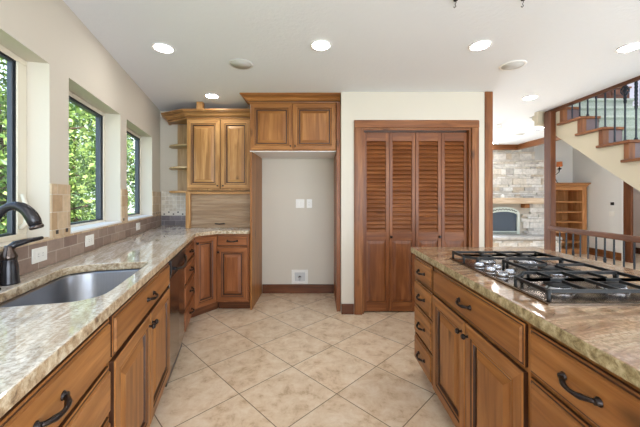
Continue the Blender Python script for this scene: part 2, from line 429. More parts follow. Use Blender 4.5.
# kitchen back wall, closet wall, rest of the house shell
YB, YC = 4.04, 3.31
m = MB(); m.box(-2.2, 1.8, YB, YB+.1, 0, CEIL, WALLP); struct(m, 'wall_back', 'light back wall behind the cabinets and fridge alcove')
root = empty('wall_closet', (0, 0, 0), 0, 'beige closet wall around the louvered doors', None, None, 'structure')
m = MB(); X0, X1, ZD = .463, 1.666, 2.05
m.box(.2345, X0, YC, YC+.11, 0, CEIL, WALLP); m.box(X1, 1.815, YC, YC+.11, 0, CEIL, WALLP); m.box(X0, X1, YC, YC+.11, ZD, CEIL, WALLP)
m.box(.2345, .31, YC+.11, YB, 0, CEIL, WALLP); m.box(1.715, 1.815, YC+.11, 4.14, 0, CEIL, WALLP); m.build('closet_plaster', root)
# end post of the closet wall
m = MB(); m.box(1.817, 1.903, YC-.012, YC+.16, 0, CEIL, TRIMW['z']); struct(m, 'trim_2', 'tall wooden post capping the closet wall end', bevel=.006)
# casing of the closet doors
root = empty('trim_3', (0, 0, 0), 0, 'knotty wood casing around the closet doors', None, None, 'structure')
for x0, x1 in ((.375, X0), (X1, 1.745)):
    m = MB(); m.box(x0, x1, YC-.022, YC-.001, 0, ZD, TRIMW['z']); m.box(x0+.012 if x0 < 1 else x0, x1 if x0 < 1 else x1-.012, YC-.028, YC-.022, 0, ZD, TRIMW['z']); m.build('casing_side', root, .004)
m = MB(); m.prism([(.375, ZD+.086), (1.745, ZD+.086), (1.745, ZD), (.375, ZD)], 'y', YC-.022, YC-.001, TRIMW['x']); m.box(.375, 1.745, YC-.029, YC-.022, ZD+.004, ZD+.074, TRIMW['x']); m.build('casing_head', root, .004)
m = MB(); m.box(X0, X0+.02, YC-.001, YC+.10, 0, ZD-.02, TRIMW['z']); m.box(X1-.02, X1, YC-.001, YC+.1, 0, ZD-.02, TRIMW['z']); m.box(X0, X1, YC-.001, YC+.1, ZD-.02, ZD, TRIMW['x']); m.build('jamb', root)
# baseboards
m = MB(); m.box(.236, .372, YC-.016, YC-.0005, 0, .115, DARKW['x']); m.box(1.748, 1.815, YC-.016, YC-.0005, 0, .115, DARKW['x']); struct(m, 'baseboard_closet', 'dark wood baseboard of the closet wall', bevel=.004)
m = MB(); m.box(-.774, .186, YB-.016, YB-.0005, 0, .12, DARKW['x']); struct(m, 'baseboard_back', 'dark wood baseboard in the fridge alcove', bevel=.004)

# mosaic backsplash on the back wall
root = empty('trim_4', (0, 0, 0), 0, 'cream mosaic backsplash with dotted band and slate bricks in the corner', None, None, 'structure')
xa = -2.13
m = MB(); m.box(xa, -1.62, YB-.01, YB-.0005, .915, 1.045, BRICK_B); m.build('slate_bricks', root)
m = MB(); m.box(xa, -1.62, YB-.012, YB-.0005, 1.045, 1.108, BANDM)
k = 0; x = xa+.03
while x < -1.65:
    z = 1.056 if k % 2 == 0 else 1.082
    m.box(x, x+.018, YB-.0145, YB-.011, z, z+.016, DOTM); x += .062; k += 1
m.build('dotted_band', root)
m = MB(); m.box(xa, -1.62, YB-.01, YB-.0005, 1.108, 1.375, MOSAIC); m.build('mosaic', root)

# shell of the rest of the house
m = MB(); m.box(-.40, .2, -2.7, -2.6, 0, CEIL, WALLP); m.box(4.6, 6.3, -2.7, -2.6, 0, CEIL, WALLP); m.box(.2, 4.6, -2.7, -2.6, 2.3, CEIL, WALLP); struct(m, 'wall_rear')
m = MB(); m.box(6.15, 6.27, -2.7, 4.4, 0, CEIL, LIVP); m.box(6.15, 6.27, 6.06, 7.4, 0, 3.9, LIVP); m.box(6.15, 6.27, 4.4, 6.06, 2.3, 3.9, LIVP); struct(m, 'wall_right', 'pale grey living room side wall')
m = MB(); m.box(1.0, 1.9, 7.3, 7.4, 0, CEIL, LIVP); m.box(3.6, 7.5, 7.3, 7.4, 0, 3.9, LIVP); m.box(1.9, 3.6, 7.3, 7.4, 2.3, CEIL, LIVP); m.box(1.9, 3.6, 7.3, 7.4, 0, .25, LIVP); struct(m, 'wall_far', 'white far wall of the living room')
m = MB(); m.box(.9, 1.0, 4.14, 7.4, 0, CEIL, LIVP); struct(m, 'wall_den')
m = MB(); m.box(4.37, 6.3, 5.7, 7.4, 3.9, 4.0, CEILP); m.box(4.37, 4.47, 5.7, 7.3, CEIL+.12, 3.9, LIVP); m.box(4.37, 6.15, 4.36, 5.7, CEIL, 2.565, CEILP); struct(m, 'ceiling_living')
HALL = paint('hall_paint', srgb(222, 206, 198), .03)
m = MB(); m.box(7.3, 7.4, 4.3, 7.3, 0, CEIL, HALL); m.box(6.27, 7.4, 4.2, 4.3, 0, CEIL, HALL); m.box(6.27, 7.4, 4.3, 7.3, CEIL, CEIL+.1, CEILP); struct(m, 'wall_hall', 'pinkish hall wall beyond the dark post')
m = MB(); m.box(7.284, 7.2995, 4.32, 7.28, 0, .14, DARKW['y']); struct(m, 'baseboard_hall', 'brown baseboard in the hall')
m = MB(); m.box(6.13, 6.149, 6.09, 7.28, 0, .155, TRIMW['y']); struct(m, 'baseboard_right', 'brown baseboard of the living room side wall')
m = MB(); m.box(6.12, 6.165, 5.90, 6.055, 0, 2.25, DARKW['z']); struct(m, 'trim_5', 'dark reddish brown doorway casing at the hall', bevel=.006)
m = MB(); m.box(6.118, 6.149, 6.058, 6.085, 0, 2.25, WHITE); struct(m, 'trim_6', 'thin white strip beside the dark hall casing')
m = MB(); m.box(4.33, 4.40, 4.45, 6.66, CEIL-.11, CEIL-.0005, TRIMW['y']); m.box(3.3, 4.33, 6.58, 6.66, CEIL-.11, CEIL-.0005, TRIMW['x']); struct(m, 'beam_ceiling', 'wooden beam along the ceiling edge turning at the fireplace', bevel=.005)
m = MB(); m.box(3.061, 3.086, .2, 4.08, CEIL-.035, CEIL+.14, DARKW['y']); struct(m, 'trim_7', 'dark wood edge of the ceiling opening over the stairs')
m = MB(); m.box(2.945, 3.04, 4.06, 4.12, 2.27, CEIL-.0005, STRINGP); struct(m, 'beam_bulkhead', 'small beige bulkhead behind the tall stair post')
# stairwell and upper landing
UP = paint('upper_wall', srgb(212, 208, 216), .02)
m = MB(); m.box(4.25, 4.35, .2, 4.0, CEIL, 5.2, UP); m.box(3.0, 4.35, .1, .2, CEIL, 5.2, UP); m.box(2.95, 3.05, .2, 4.5, CEIL+.125, 5.2, UP)
m.box(2.9, 6.3, 5.6, 5.7, 2.565, 5.2, UP); m.box(6.3, 6.4, 2.2, 5.7, 4.0, 5.2, UP); m.box(2.9, 6.4, .1, 5.7, 5.2, 5.3, CEILP); struct(m, 'wall_stairwell', 'pale stairwell walls of the upper floor')
m = MB(); m.box(3.09, 6.3, 4.36, 5.6, 2.565, 2.616, CARPET); struct(m, 'floor_landing', 'upper landing at the top of the stairs')
m = MB(); m.box(-30, 0, -20, 40, -.75, -.7, LAWN, Matrix.Rotation(0, 4, 'Z')); struct(m, 'ground', 'green lawn outside the windows')

# ------------------------------------------------------------------ cabinet kit (local x along the face, -y out of the face, z up)
def ring_panel(m, x0, x1, z0, z1, prof, wv, wh, mats=None):
    """concentric mitred rings: prof = [(inset, out)], vertical sides use wv, horizontal wh"""
    R = []
    for ins, out in prof:
        R.append([m.v((x0+ins, -out, z0+ins)), m.v((x1-ins, -out, z0+ins)), m.v((x1-ins, -out, z1-ins)), m.v((x0+ins, -out, z1-ins))])
    for k in range(len(R)-1):
        g = mats and mats.get(k)
        for i in range(4):
            j = (i+1) % 4
            m.face([R[k][i], R[k][j], R[k+1][j], R[k+1][i]], g or (wh if i % 2 == 0 else wv))
    m.face(R[0][::-1], wv); m.face(R[-1], wv)
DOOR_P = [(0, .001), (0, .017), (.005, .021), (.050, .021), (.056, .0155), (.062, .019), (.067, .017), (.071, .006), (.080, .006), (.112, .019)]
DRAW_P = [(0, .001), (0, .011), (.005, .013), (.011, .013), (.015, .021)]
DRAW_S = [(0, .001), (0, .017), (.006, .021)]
def pull(parent, x, z, L=.108):
    m = MB()
    pts = []
    for i in range(13):
        t = i/12; xx = -L/2+L*t
        pts.append((x+xx, -.024-.026*math.sin(PI*t)**.7, z-.006*math.sin(PI*t)))
    m.tube(pts, [.0075-.0025*abs(math.sin(PI*2*i/12-PI/2))+.001 for i in range(13)], BRONZE, 8)
    for sx in (-1, 1):
        m.lathe([(.012, 0), (.012, .004), (.008, .008), (.008, .014)], BRONZE, (x+sx*L/2, -.019, z), (0, -1, 0), 12)
    return m.build('pull_handle', parent)
def knob(parent, x, z, r=.013):
    m = MB(); m.lathe([(.009, 0), (.006, .004), (.005, .014), (r, .018), (r*1.05, .026), (r*.6, .032)], BRONZE, (x, -.019, z), (0, -1, 0), 14)
    return m.build('knob', parent)
def front_door(parent, x0, x1, z0, z1, W, kn=None, hinge=None):
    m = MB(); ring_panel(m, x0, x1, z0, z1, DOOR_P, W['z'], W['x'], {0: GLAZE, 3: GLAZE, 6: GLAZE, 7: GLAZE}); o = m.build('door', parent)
    if kn: knob(o, *kn)
    if hinge is not None:
        for z in (z0+.09, z1-.09):
            h = MB(); h.lathe([(.006, -.02), (.007, 0), (.006, .02)], BRONZE_L, (hinge, -.021, z), (0, 0, 1), 8); h.build('hinge', o)
    return o
def front_drawer(parent, x0, x1, z0, z1, W, pl=True, slab=False):
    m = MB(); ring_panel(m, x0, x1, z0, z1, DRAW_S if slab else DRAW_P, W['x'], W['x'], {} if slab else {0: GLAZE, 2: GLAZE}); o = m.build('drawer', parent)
    if pl: pull(o, (x0+x1)/2 if pl is True else pl, (z0+z1)/2)
    return o
ZT = .874        # top of carcasses
def carcass(parent, w, depth, W, z0=.10, z1=ZT-.001, sink=False, toe=True, vert=None, end=None):
    m = MB()
    if sink:
        m.box(0, w, 0, .02, z0, z1, W['z']); m.box(0, .018, .02, depth, z0, .63, W['z']); m.box(w-.018, w, .02, depth, z0, .63, W['z']); m.box(.018, w-.018, .02, depth, z0, z0+.018, W['x'])
    else: m.box(0, w, 0, depth, z0, z1, W['z'])
    o = m.build('carcass', parent)
    if toe:
        m = MB(); m.box(0, w, .075, .09 if not sink else depth, 0, z0-.001, DARKW['x']); m.build('toe_kick', parent)
    return o
STACK = [(.705, .852), (.525, .688), (.315, .508), (.118, .298)]
def cab(name, label, cat, loc, rz, group=None): return empty(name, loc, rz, label, cat, group)
G1 = 'base cabinets under the granite counters'
DFACE = .5485
def left_cab(a0, label): return cab('base_cabinet', label, 'cabinet', LW(a0+.0015, DFACE), TH_L, G1)
DEP = .53
# near drawer base on the left, by the camera
def drawer_base(r, w, W, n=4):
    carcass(r, w, DEP, W)
    for i, (z0, z1) in enumerate(STACK): front_drawer(r, .012, w-.012, z0, z1, W)
r = left_cab(.20, 'wide honey wood drawer base left of the sink, closest to the camera'); drawer_base(r, .754, ALDER)
r = left_cab(-.5, 'wood drawer base at the open end of the window counter'); drawer_base(r, .697, ALDER)
# sink base
r = left_cab(.957, 'honey wood sink base with one wide drawer front over two doors'); w = .95
carcass(r, w, DEP, ALDER, sink=True)
front_drawer(r, .012, w-.012, .705, .852, ALDER)
front_door(r, .012, w/2-.003, .118, .688, ALDER, (w/2-.028, .635)); front_door(r, w/2+.003, w-.012, .118, .688, ALDER, (w/2+.028, .635))
# dishwasher
r = empty('dishwasher', LW(1.9105, DFACE), TH_L, 'stainless dishwasher with black top panel between the wooden base cabinets', 'dishwasher'); w = .58
m = MB(); m.box(0, w, .002, .52, .03, ZT-.004, BLACKP); m.build('tub', r)
m = MB(); m.prism([(.002, .012), (w-.002, .012), (w-.002, -.016), (w*.5, -.024), (.002, -.016)], 'z', .115, .74, STEEL); m.build('door', r, .003)
m = MB(); m.prism([(-.001, .745), (-.018, .745), (-.026, .78), (-.026, .862), (-.001, .866)], 'x', .002, w-.002, BLACKP); o = m.build('control_panel', r, .003)
m = MB(); m.tube([(.05+.48*i/12, -.032-.03*math.sin(PI*i/12), .80-.035*math.sin(PI*i/12)) for i in range(13)], .010, BLACKP, 10); m.build('handle', o)
m = MB(); m.box(.01, w-.01, .06, .075, .0, .112, BLACKP); m.build('kick_plate', r)
# drawer base past the dishwasher
a3 = 2.494; r = left_cab(a3, 'four-drawer wood base between the dishwasher and the corner cabinet'); drawer_base(r, 3.117-a3-.003, ALDER_RED)
# corner base
A = Vector((-1.336, 3.15, 0)); B = Vector((-1.175, 3.40, 0)); thc = math.atan2(B.y-A.y, B.x-A.x)
r = cab('corner_cabinet', 'angled corner base cabinet with one tall raised-panel door', 'cabinet', A, thc, G1); w = (B-A).length
Mi = (Matrix.Translation(A) @ Matrix.Rotation(thc, 4, 'Z')).inverted()
poly = [A, B, Vector((-1.1765, 4.02, 0)), LW(4.12, .03), LW(3.118, .03), A+E*.001]
pl = [tuple((Mi @ p)[:2]) for p in poly]
m = MB(); m.prism(pl, 'z', .10, ZT-.001, ALDER_RED['z']); m.build('carcass', r)
tk = [tuple((Mi @ p)[:2]) for p in (A-N*.075+E*.02, B+Vector((-.01, .075, 0)), B+Vector((-.02, .5, 0)), A-N*.4+E*.03)]
m = MB(); m.prism(tk, 'z', 0, .099, DARKW['x']); m.build('toe_kick', r)
front_door(r, .010, w-.010, .112, .855, ALDER_RED, (.032, .80))
# back base with drawer over door
r = cab('base_cabinet', 'narrow base cabinet with one drawer over one door beside the fridge alcove', 'cabinet', (-1.174, 3.40, 0), 0, G1); w = .37
carcass(r, w, .62, ALDER_RED)
front_drawer(r, .010, w-.010, .735, .858, ALDER_RED); front_door(r, .010, w-.010, .118, .722, ALDER_RED, (.034, .672))

# left countertop
def isect(p, d, q, f):
    x = d.x*f.y-d.y*f.x; t = ((q.x-p.x)*f.y-(q.y-p.y)*f.x)/x; return p+d*t
DC = .577
dd = (B-A).normalized(); nn = Vector((dd.y, -dd.x, 0))
p1 = isect(LW(0, DC), E, A+nn*.03, dd); p2 = isect(A+nn*.03, dd, Vector((0, 3.37, 0)), Vector((1, 0, 0)))
outer = [LW(-.5, .0135), LW(-.5, DC), p1, p2, Vector((-.802, 3.37, 0)), Vector((-.802, 4.027, 0)), LW(4.155, .0135)]
def rrect(a0, a1, d0, d1, r, n=8):
    P = []
    for (ca, cdd, s0) in ((a1-r[0], d1-r[0], 0), (a0+r[1], d1-r[1], 1), (a0+r[2], d0+r[2], 2), (a1-r[3], d0+r[3], 3)):
        rr = r[s0]
        for i in range(n+1):
            t = PI/2*s0+PI/2*i/n; P.append((ca+rr*math.cos(t), cdd+rr*math.sin(t)))
    return P
SA0, SA1, SD0, SD1 = .98, 1.66, .122, .512
hole = rrect(SA0, SA1, SD0, SD1, [.05, .10, .10, .12])
def slab(outer, hole, z0, z1, mtop, medge, name, parent, bevel):
    bm = bmesh.new()
    def loop(P):
        V = [bm.verts.new((p[0], p[1], z1)) for p in P]; return [bm.edges.new((V[i], V[(i+1) % len(V)])) for i in range(len(V))]
    ed = loop(outer)+(loop(hole) if hole else [])
    bmesh.ops.triangle_fill(bm, edges=ed, use_beauty=True, use_dissolve=False)
    bmesh.ops.recalc_face_normals(bm, faces=bm.faces)
    top = list(bm.faces)
    if top[0].normal.z < 0: bmesh.ops.reverse_faces(bm, faces=top)
    for f in top: f.material_index = 0
    g = bmesh.ops.extrude_face_region(bm, geom=top)
    nv = [v for v in g['geom'] if isinstance(v, bmesh.types.BMVert)]
    for v in nv: v.co.z = z0
    for f in bm.faces:
        f.normal_update()
        if abs(f.normal.z) < .5: f.material_index = 1
    bmesh.ops.recalc_face_normals(bm, faces=bm.faces)
    me = bpy.data.meshes.new(name); bm.to_mesh(me); bm.free(); me.materials.append(mtop); me.materials.append(medge)
    o = bpy.data.objects.new(name, me); COL.objects.link(o); o.parent = parent
    b = o.modifiers.new('bevel', 'BEVEL'); b.width = bevel; b.segments = 2; b.limit_method = 'ANGLE'; b.angle_limit = math.radians(50); b.material = -1
    return o
holeW = [LW(a, d) for a, d in hole]
o = slab([(p.x, p.y) for p in outer], [(p.x, p.y) for p in holeW], ZT, .914, GRAN_L, GEDGE_L, 'countertop', None, .005)
tag(o, 'polished cream granite countertop along the window wall with a sink cutout', 'countertop')

# sink
r = empty('sink', LW(0, 0, 0), TH_L, 'undermount stainless steel sink set in the granite below the faucet', 'sink')
def L2(P, z): return [Vector((a, -d, z)) for a, d in P]
def shrink(k, rr=None): return rrect(SA0-.006+k, SA1+.006-k, SD0-.006+k, SD1+.006-k, [.055, .105, .105, .125])
m = MB()
rings = [L2(shrink(-.007), .8725), L2(shrink(0), .8725), L2(shrink(.004), .86), L2(shrink(.012), .70), L2(shrink(.03), .672), L2(shrink(.06), .664)]
m.loft(rings, SINKM, True, False, True)
R0 = L2(shrink(.06), .664); cen = m.v((1.34, -.32, .660)); vs = [m.v(p) for p in R0]
for i in range(len(vs)): m.face([vs[i], vs[(i+1) % len(vs)], cen], SINKM, True)
bmesh.ops.remove_doubles(m.bm, verts=m.bm.verts, dist=.0001)
o = m.build('bowl', r); so = o.modifiers.new('solid', 'SOLIDIFY'); so.thickness = .0015; so.offset = 1
m = MB(); m.lathe([(.05, .660), (.045, .669), (.03, .667), (.02, .664)], CHROME, (1.34, -.32, 0)); m.build('drain', r)

# faucet
r = empty('faucet', LW(1.20, .062, .914), TH_L, 'dark bronze arched kitchen faucet standing behind the sink', 'faucet')
m = MB(); m.lathe([(.032, .0), (.032, .006), (.026, .012), (.022, .05), (.019, .12), (.017, .20)], FAUC); m.build('body', r)
m = MB(); pts = []; 
for i in range(17):
    t = i/16; ang = PI*(1-t*.86)
    pts.append((.002*t, -(.078+.078*math.cos(ang)), .195+.14*math.sin(ang)+ (0 if t < .8 else 0)))
pts = [(0, 0, .15)]+pts
rad = [.0155]*9+[.016+.0012*i for i in range(5)]+[.022, .0235, .0235, .021][:len(pts)-14]
m.tube(pts, rad[:len(pts)], FAUC, 14); o = m.build('spout', r)
m = MB(); e1, e2 = Vector(pts[-1]), Vector(pts[-2]); dr = (e1-e2).normalized(); m.lathe([(.0235, 0), (.024, .010), (.018, .014)], BRONZE_L, e1, dr, 14); m.build('spray_tip', o)
r2 = empty('faucet_lever', LW(1.31, .058, .914), TH_L, 'separate dark bronze side lever for the faucet, right of the spout', 'faucet handle')
m = MB(); m.lathe([(.036, 0), (.035, .006), (.033, .03), (.031, .075), (.026, .10), (.027, .104)], FAUC); m.build('base', r2)
m = MB(); m.lathe([(.027, .104), (.029, .112), (.028, .12), (.018, .142), (.016, .155), (.014, .163)], BRONZE_L); m.tube([(0, 0, .150), (.012, -.014, .166), (.05, -.04, .176), (.10, -.052, .178), (.118, -.056, .180)], [.014, .015, .011, .009, .008], FAUC, 10); m.build('lever', r2)

# ------------------------------------------------------------------ upper cabinets and the fridge surround
def offset_path(P, d):
    Q = []; n = len(P)
    for i in range(n):
        t0 = (P[i]-P[i-1]).normalized() if i > 0 else (P[1]-P[0]).normalized()
        t1 = (P[i+1]-P[i]).normalized() if i < n-1 else t0
        n0 = Vector((t0.y, -t0.x, 0)); n1 = Vector((t1.y, -t1.x, 0)); b = (n0+n1).normalized()
        Q.append(P[i]+b*(d/max(.3, b.dot(n0))))
    return Q
def crown(parent, P, prof, mat, name='crown_moulding'):
    P = [Vector((x, y, 0)) for x, y in P]; m = MB()
    rows = [[p+Vector((0, 0, z)) for p in offset_path(P, d)] for d, z in prof]
    R = [[m.v(p) for p in r] for r in rows]; n = len(R)
    for k in range(n):
        for i in range(len(P)-1):
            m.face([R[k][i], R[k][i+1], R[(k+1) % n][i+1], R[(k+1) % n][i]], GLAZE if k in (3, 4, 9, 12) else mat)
    m.face([R[k][0] for k in range(n)], mat); m.face([R[k][-1] for k in range(n)], mat)
    return m.build(name, parent)
def crown_prof(z0, h, out):
    P = [(-.02, 0), (.008, 0), (.016, .06), (.018, .16), (.010, .20), (.010, .25), (.24*out, .31), (.36*out, .38), (.50*out, .55), (.72*out, .68), (.70*out, .73), (.84*out, .76), (.84*out, .84), (.80*out, .86), (out, .89), (out, 1.0), (-.02, 1.0)]
    return [(d, z0+h*z) for d, z in P]
# over-fridge cabinet
r = empty('fridge_cabinet', (-.80, 3.43, 0), 0, 'two-door wooden cabinet with deep crown and tall side panels framing the empty fridge alcove', 'cabinet'); FRC = r
w = .985
m = MB(); m.box(0, w, 0, .60, 1.8185, 2.445, ALDER['z']); m.build('carcass', r)
m = MB(); m.box(.0, w, .0, .60, 1.811, 1.818, WHITE); m.build('underside', r)
front_door(r, .008, w/2-.002, 1.828, 2.355, ALDER, (w/2-.026, 1.868, .009)); front_door(r, w/2+.002, w-.004, 1.828, 2.355, ALDER, (w/2+.026, 1.868, .009))
crown(r, [(0, .30), (0, 0), (1.031, 0)], crown_prof(2.358, .093, .095), ALDER['x'])
# side panels of the alcove
m = MB(); m.box(0, .022, .002, .60, 0, 1.810, ALDER['z']); m.build('side_panel', FRC, .002)
m = MB(); m.box(.988, 1.0315, -.05, .60, 0, 2.352, ALDER_RED['z']); m.build('side_panel', FRC, .002)
# tall upper
r = empty('upper_cabinet', (-1.642, 3.70, 0), 0, 'wood upper cabinet, daylight painted into its tint, with two tall raised-panel doors above the tambour', 'cabinet'); w = .838
m = MB(); m.box(0, w, 0, .325, 1.372, 2.265, ALDER_UP['z']); m.build('carcass', r)
front_door(r, .008, w/2-.004, 1.395, 2.245, ALDER_UP, (w/2-.03, 1.43, .009)); front_door(r, w/2+.004, w-.05, 1.395, 2.245, ALDER_UP, (w/2+.036, 1.43, .009))
crown(r, [(-.36, .30), (-.30, .16), (.0, 0), (.838, 0)], crown_prof(2.25, .105, .09), ALDER_UP['x'])
m = MB(); m.prism([(-.36, .325), (-.30, .16), (0, 0), (.838, 0), (.838, .325)], 'z', 2.267, 2.28, ALDER_UP['x']); m.build('top_panel', r)
m = MB(); m.box(-1.50, -1.425, 3.64, 3.70, 2.357, 2.4505, ALDER_UP['z']); tag(m.build('wood_block', None, .003), 'small square wood block between the tall upper cabinet crown and ceiling', 'block')
# open corner shelves
r = empty('corner_shelf', (-1.6445, 4.027, 0), 0, 'open curved corner shelves left of the tall upper cabinet', 'shelf')
m = MB(); m.box(-.26, -.001, -.016, -.0, 1.36, 2.26, SHELFW['z']); m.build('back_panel', r)
for z in (1.345, 1.655, 1.935):
    m = MB(); P = [(-.001, -.017), (-.001, -.30)]
    for i in range(9):
        t = PI/2*i/8; P.append((-.03-.30*math.sin(t), -.05-.25*math.cos(t)))
    P.append((-.33, -.017)); m.prism(P, 'z', z, z+.02 if z > 1.4 else z+.027, SHELFW['x'] if z > 1.4 else ALDER_UP['x']); m.build('shelf_board', r, .004)
# appliance garage with tambour
r = empty('appliance_garage', (-1.632, 3.64, .9145), 0, 'wooden tambour-door appliance garage standing on the corner of the counter', 'cabinet'); w = .826
m = MB(); m.box(0, .058, 0, .36, 0, .445, ALDER_UP['z']); m.box(w-.04, w, 0, .36, 0, .445, ALDER_UP['z']); m.box(.058, w-.04, 0, .36, .41, .445, ALDER_UP['x']); m.build('frame', r, .004)
m = MB(); n = 22
P = [(.05, 0)]; 
for i in range(n):
    z0 = .41*i/n; z1 = .41*(i+1)/n; zz = z1-z0
    P += [(.028, z0+.001), (.022, z0+zz*.3), (.022, z0+zz*.7), (.028, z1-.001)]
P.append((.05, .41))
m.prism(P, 'x', .059, w-.041, TAMB['x']); t = m.build('tambour', r)
m = MB(); x = w/2; m.tube([(x-.055, .022, .05), (x-.05, -.005, .055), (x, -.012, .05), (x+.05, -.005, .055), (x+.055, .022, .05)], .007, BRONZE, 8); m.build('pull_handle', t)

# ------------------------------------------------------------------ closet doors
def bifold(idx, x0, label, kn):
    root = empty('door_%d' % idx, (x0, YC+.045, .012), 0, label, None, None, 'structure')
    lw = .2905; H = 2.0
    for j in range(2):
        ox = j*lw
        m = MB(); a, b = ox+.0015, ox+lw-.0015; sw = .036
        m.box(a, a+sw, 0, .032, 0, H, DOORW['z']); m.box(b-sw, b, 0, .032, 0, H, DOORW['z'])
        for z0, z1 in ((0, .11), (.79, .885), (H-.095, H)): m.box(a+sw, b-sw, 0, .032, z0, z1, DOORW['x'])
        lf = m.build('leaf', root, .002)
        m = MB(); n = 22; z0, z1 = .885, H-.095
        for i in range(n):
            zc = z0+(i+.5)*(z1-z0)/n
            m.box(a+sw, b-sw, -.026, .026, -.0032, .0032, DOORW['x'], Matrix.Translation((0, .017, zc)) @ Matrix.Rotation(math.radians(61), 4, 'X'))
        m.build('louver', lf)
        m = MB(); m.loft([[Vector((px, y, pz)) for px, pz in ((a+sw+k, .11+k), (b-sw-k, .11+k), (b-sw-k, .79-k), (a+sw+k, .79-k))] for k, y in ((0, .016), (.002, .010), (.035, .005), (.036, .005))], DOORW['z'], smooth=False); m.build('panel', lf)
        if j == kn:
            xk = (b-sw/2-.0) if j == 0 else a+sw/2
            m = MB(); m.lathe([(.008, 0), (.006, .008), (.015, .014), (.016, .022), (.008, .028)], BRONZE, (xk, 0, .835), (0, -1, 0), 14); m.build('knob', lf)
    return root
bifold(1, .484, 'left pair of louvered bifold closet doors', 1)
bifold(2, 1.067, 'right pair of louvered bifold closet doors', 0)
m = MB(); m.box(X0+.021, X1-.021, YC+.05, YC+.07, 2.016, 2.029, BRONZE_L); struct(m, 'trim_8', 'metal track above the bifold closet doors')

# ------------------------------------------------------------------ island
XF = .707; YI = 2.215; TI = -PI/2
def isl(y, label): return cab('island_cabinet', label, 'cabinet', (XF, y, 0), TI, 'island base cabinets')
def isl_stack(r, w):
    m = MB(); m.box(0, w, 0, .86, .10, ZT-.001, ALDER['z']); m.build('carcass', r)
    m = MB(); m.box(0.0, w, .075, .86, 0, .099, DARKW['x']); m.build('toe_kick', r)
r = isl(YI, 'island drawer stack at the end facing the closet'); isl_stack(r, .37)
for z0, z1 in STACK: front_drawer(r, .022, .358, z0, z1, ALDER)
m = MB(); m.box(-.012, -.0005, .0, .86, .10, ZT-.001, ALDER_RED['z']); m.build('end_panel', r)
r = isl(YI-.3715, 'middle island cabinet under the cooktop with wide drawer over two doors'); w = .838; isl_stack(r, w)
front_drawer(r, .012, w-.012, .705, .852, ALDER); front_door(r, .012, w/2-.003, .118, .688, ALDER, (w/2-.03, .635)); front_door(r, w/2+.003, w-.012, .118, .688, ALDER, (w/2+.03, .635))
r = isl(YI-1.211, 'island drawer stack at the end closest to the camera'); isl_stack(r, .435)
for z0, z1 in STACK: front_drawer(r, .012, .413, z0, z1, ALDER)
o = slab([(.677, .54), (1.615, .54), (1.615, 2.245), (.677, 2.245)], None, ZT, .914, GRAN_R, GEDGE_R, 'island_countertop', None, .006)
tag(o, 'brown veined granite slab on top of the island holding the cooktop', 'countertop')

# cooktop
CX0, CX1, CY0, CY1 = .776, 1.30, 1.02, 1.80
r = empty('cooktop', (CX0, CY0, .9145), 0, 'five-burner gas cooktop with black grates set on the island granite', 'cooktop')
w, h = CX1-CX0, CY1-CY0
m = MB(); m.loft([[Vector((x, y, z)) for x, y in ((k, k), (w-k, k), (w-k, h-k), (k, h-k))] for k, z in ((0, 0), (0, .006), (.006, .009), (.014, .009), (.024, .004), (.03, .004))], SPLINE, smooth=False); m.build('steel_top', r)
BUR = [(.16, .165, .048), (.38, .165, .042), (.34, .43, .058), (.16, .672, .042), (.38, .672, .048)]
for x, y, q in BUR:
    m = MB(); m.lathe([(q+.008, .004), (q+.006, .014), (q*.9, .02), (q*.9, .022)], CHROME, (x, y, 0), seg=24); b = m.build('burner', r)
    m = MB(); m.lathe([(q*.92, .0225), (q*.95, .028), (q*.8, .034), (.001, .035)], IRON, (x, y, 0), seg=24); m.build('burner_cap', b)
GZ = .043
def grate(x0, x1, y0, y1, ch, burners):
    m = MB(); z = GZ; t = .0085
    P = [(x0+ch[0], y0), (x1-ch[1], y0), (x1, y0+ch[1]), (x1, y1-ch[2]), (x1-ch[2], y1), (x0+ch[3], y1), (x0, y1-ch[3]), (x0, y0+ch[0])]
    P = [p for i, p in enumerate(P) if p != P[i-1]]
    for i in range(len(P)):
        p, q = P[i], P[(i+1) % len(P)]
        m.bar((*p, z), (*q, z), t, .012, IRON)
    for x, y in P: m.lathe([(.0075, .004), (.006, .02), (.0085, z+.006)], IRON, (x, y, 0), seg=8)
    for bx, by in burners:
        for px, py in ((x0, by), (x1, by), (bx, y0), (bx, y1)):
            d = Vector((bx-px, by-py, 0)); L = d.length; d.normalize(); en = Vector((bx, by, z))-d*.028
            m.bar((px, py, z), en, .0075, .011, IRON)
    if len(burners) == 2:
        mx = (burners[0][0]+burners[1][0])/2; m.bar((mx, y0, z), (mx, y1, z), .010, .012, IRON)
    return m.build('grate', r)
grate(.016, .505, .02, .275, (.0, .0, .0, .08), [BUR[0][:2], BUR[1][:2]])
grate(.165, .505, .285, .568, (.05, 0, 0, .05), [BUR[2][:2]])
grate(.016, .505, .580, .764, (.05, .0, .0, .0), [BUR[3][:2], BUR[4][:2]])
for x, y in ((.047, .335), (.047, .430), (.047, .530), (.108, .380), (.108, .480)):
    m = MB(); m.lathe([(.025, .004), (.025, .006), (.018, .008), (.018, .011), (.0245, .013), (.0235, .026), (.020, .029)], CHROME, (x, y, 0), seg=18); m.box(x-.018, x+.018, y-.0035, y+.0035, .028, .033, CHROME); m.build('knob', r)

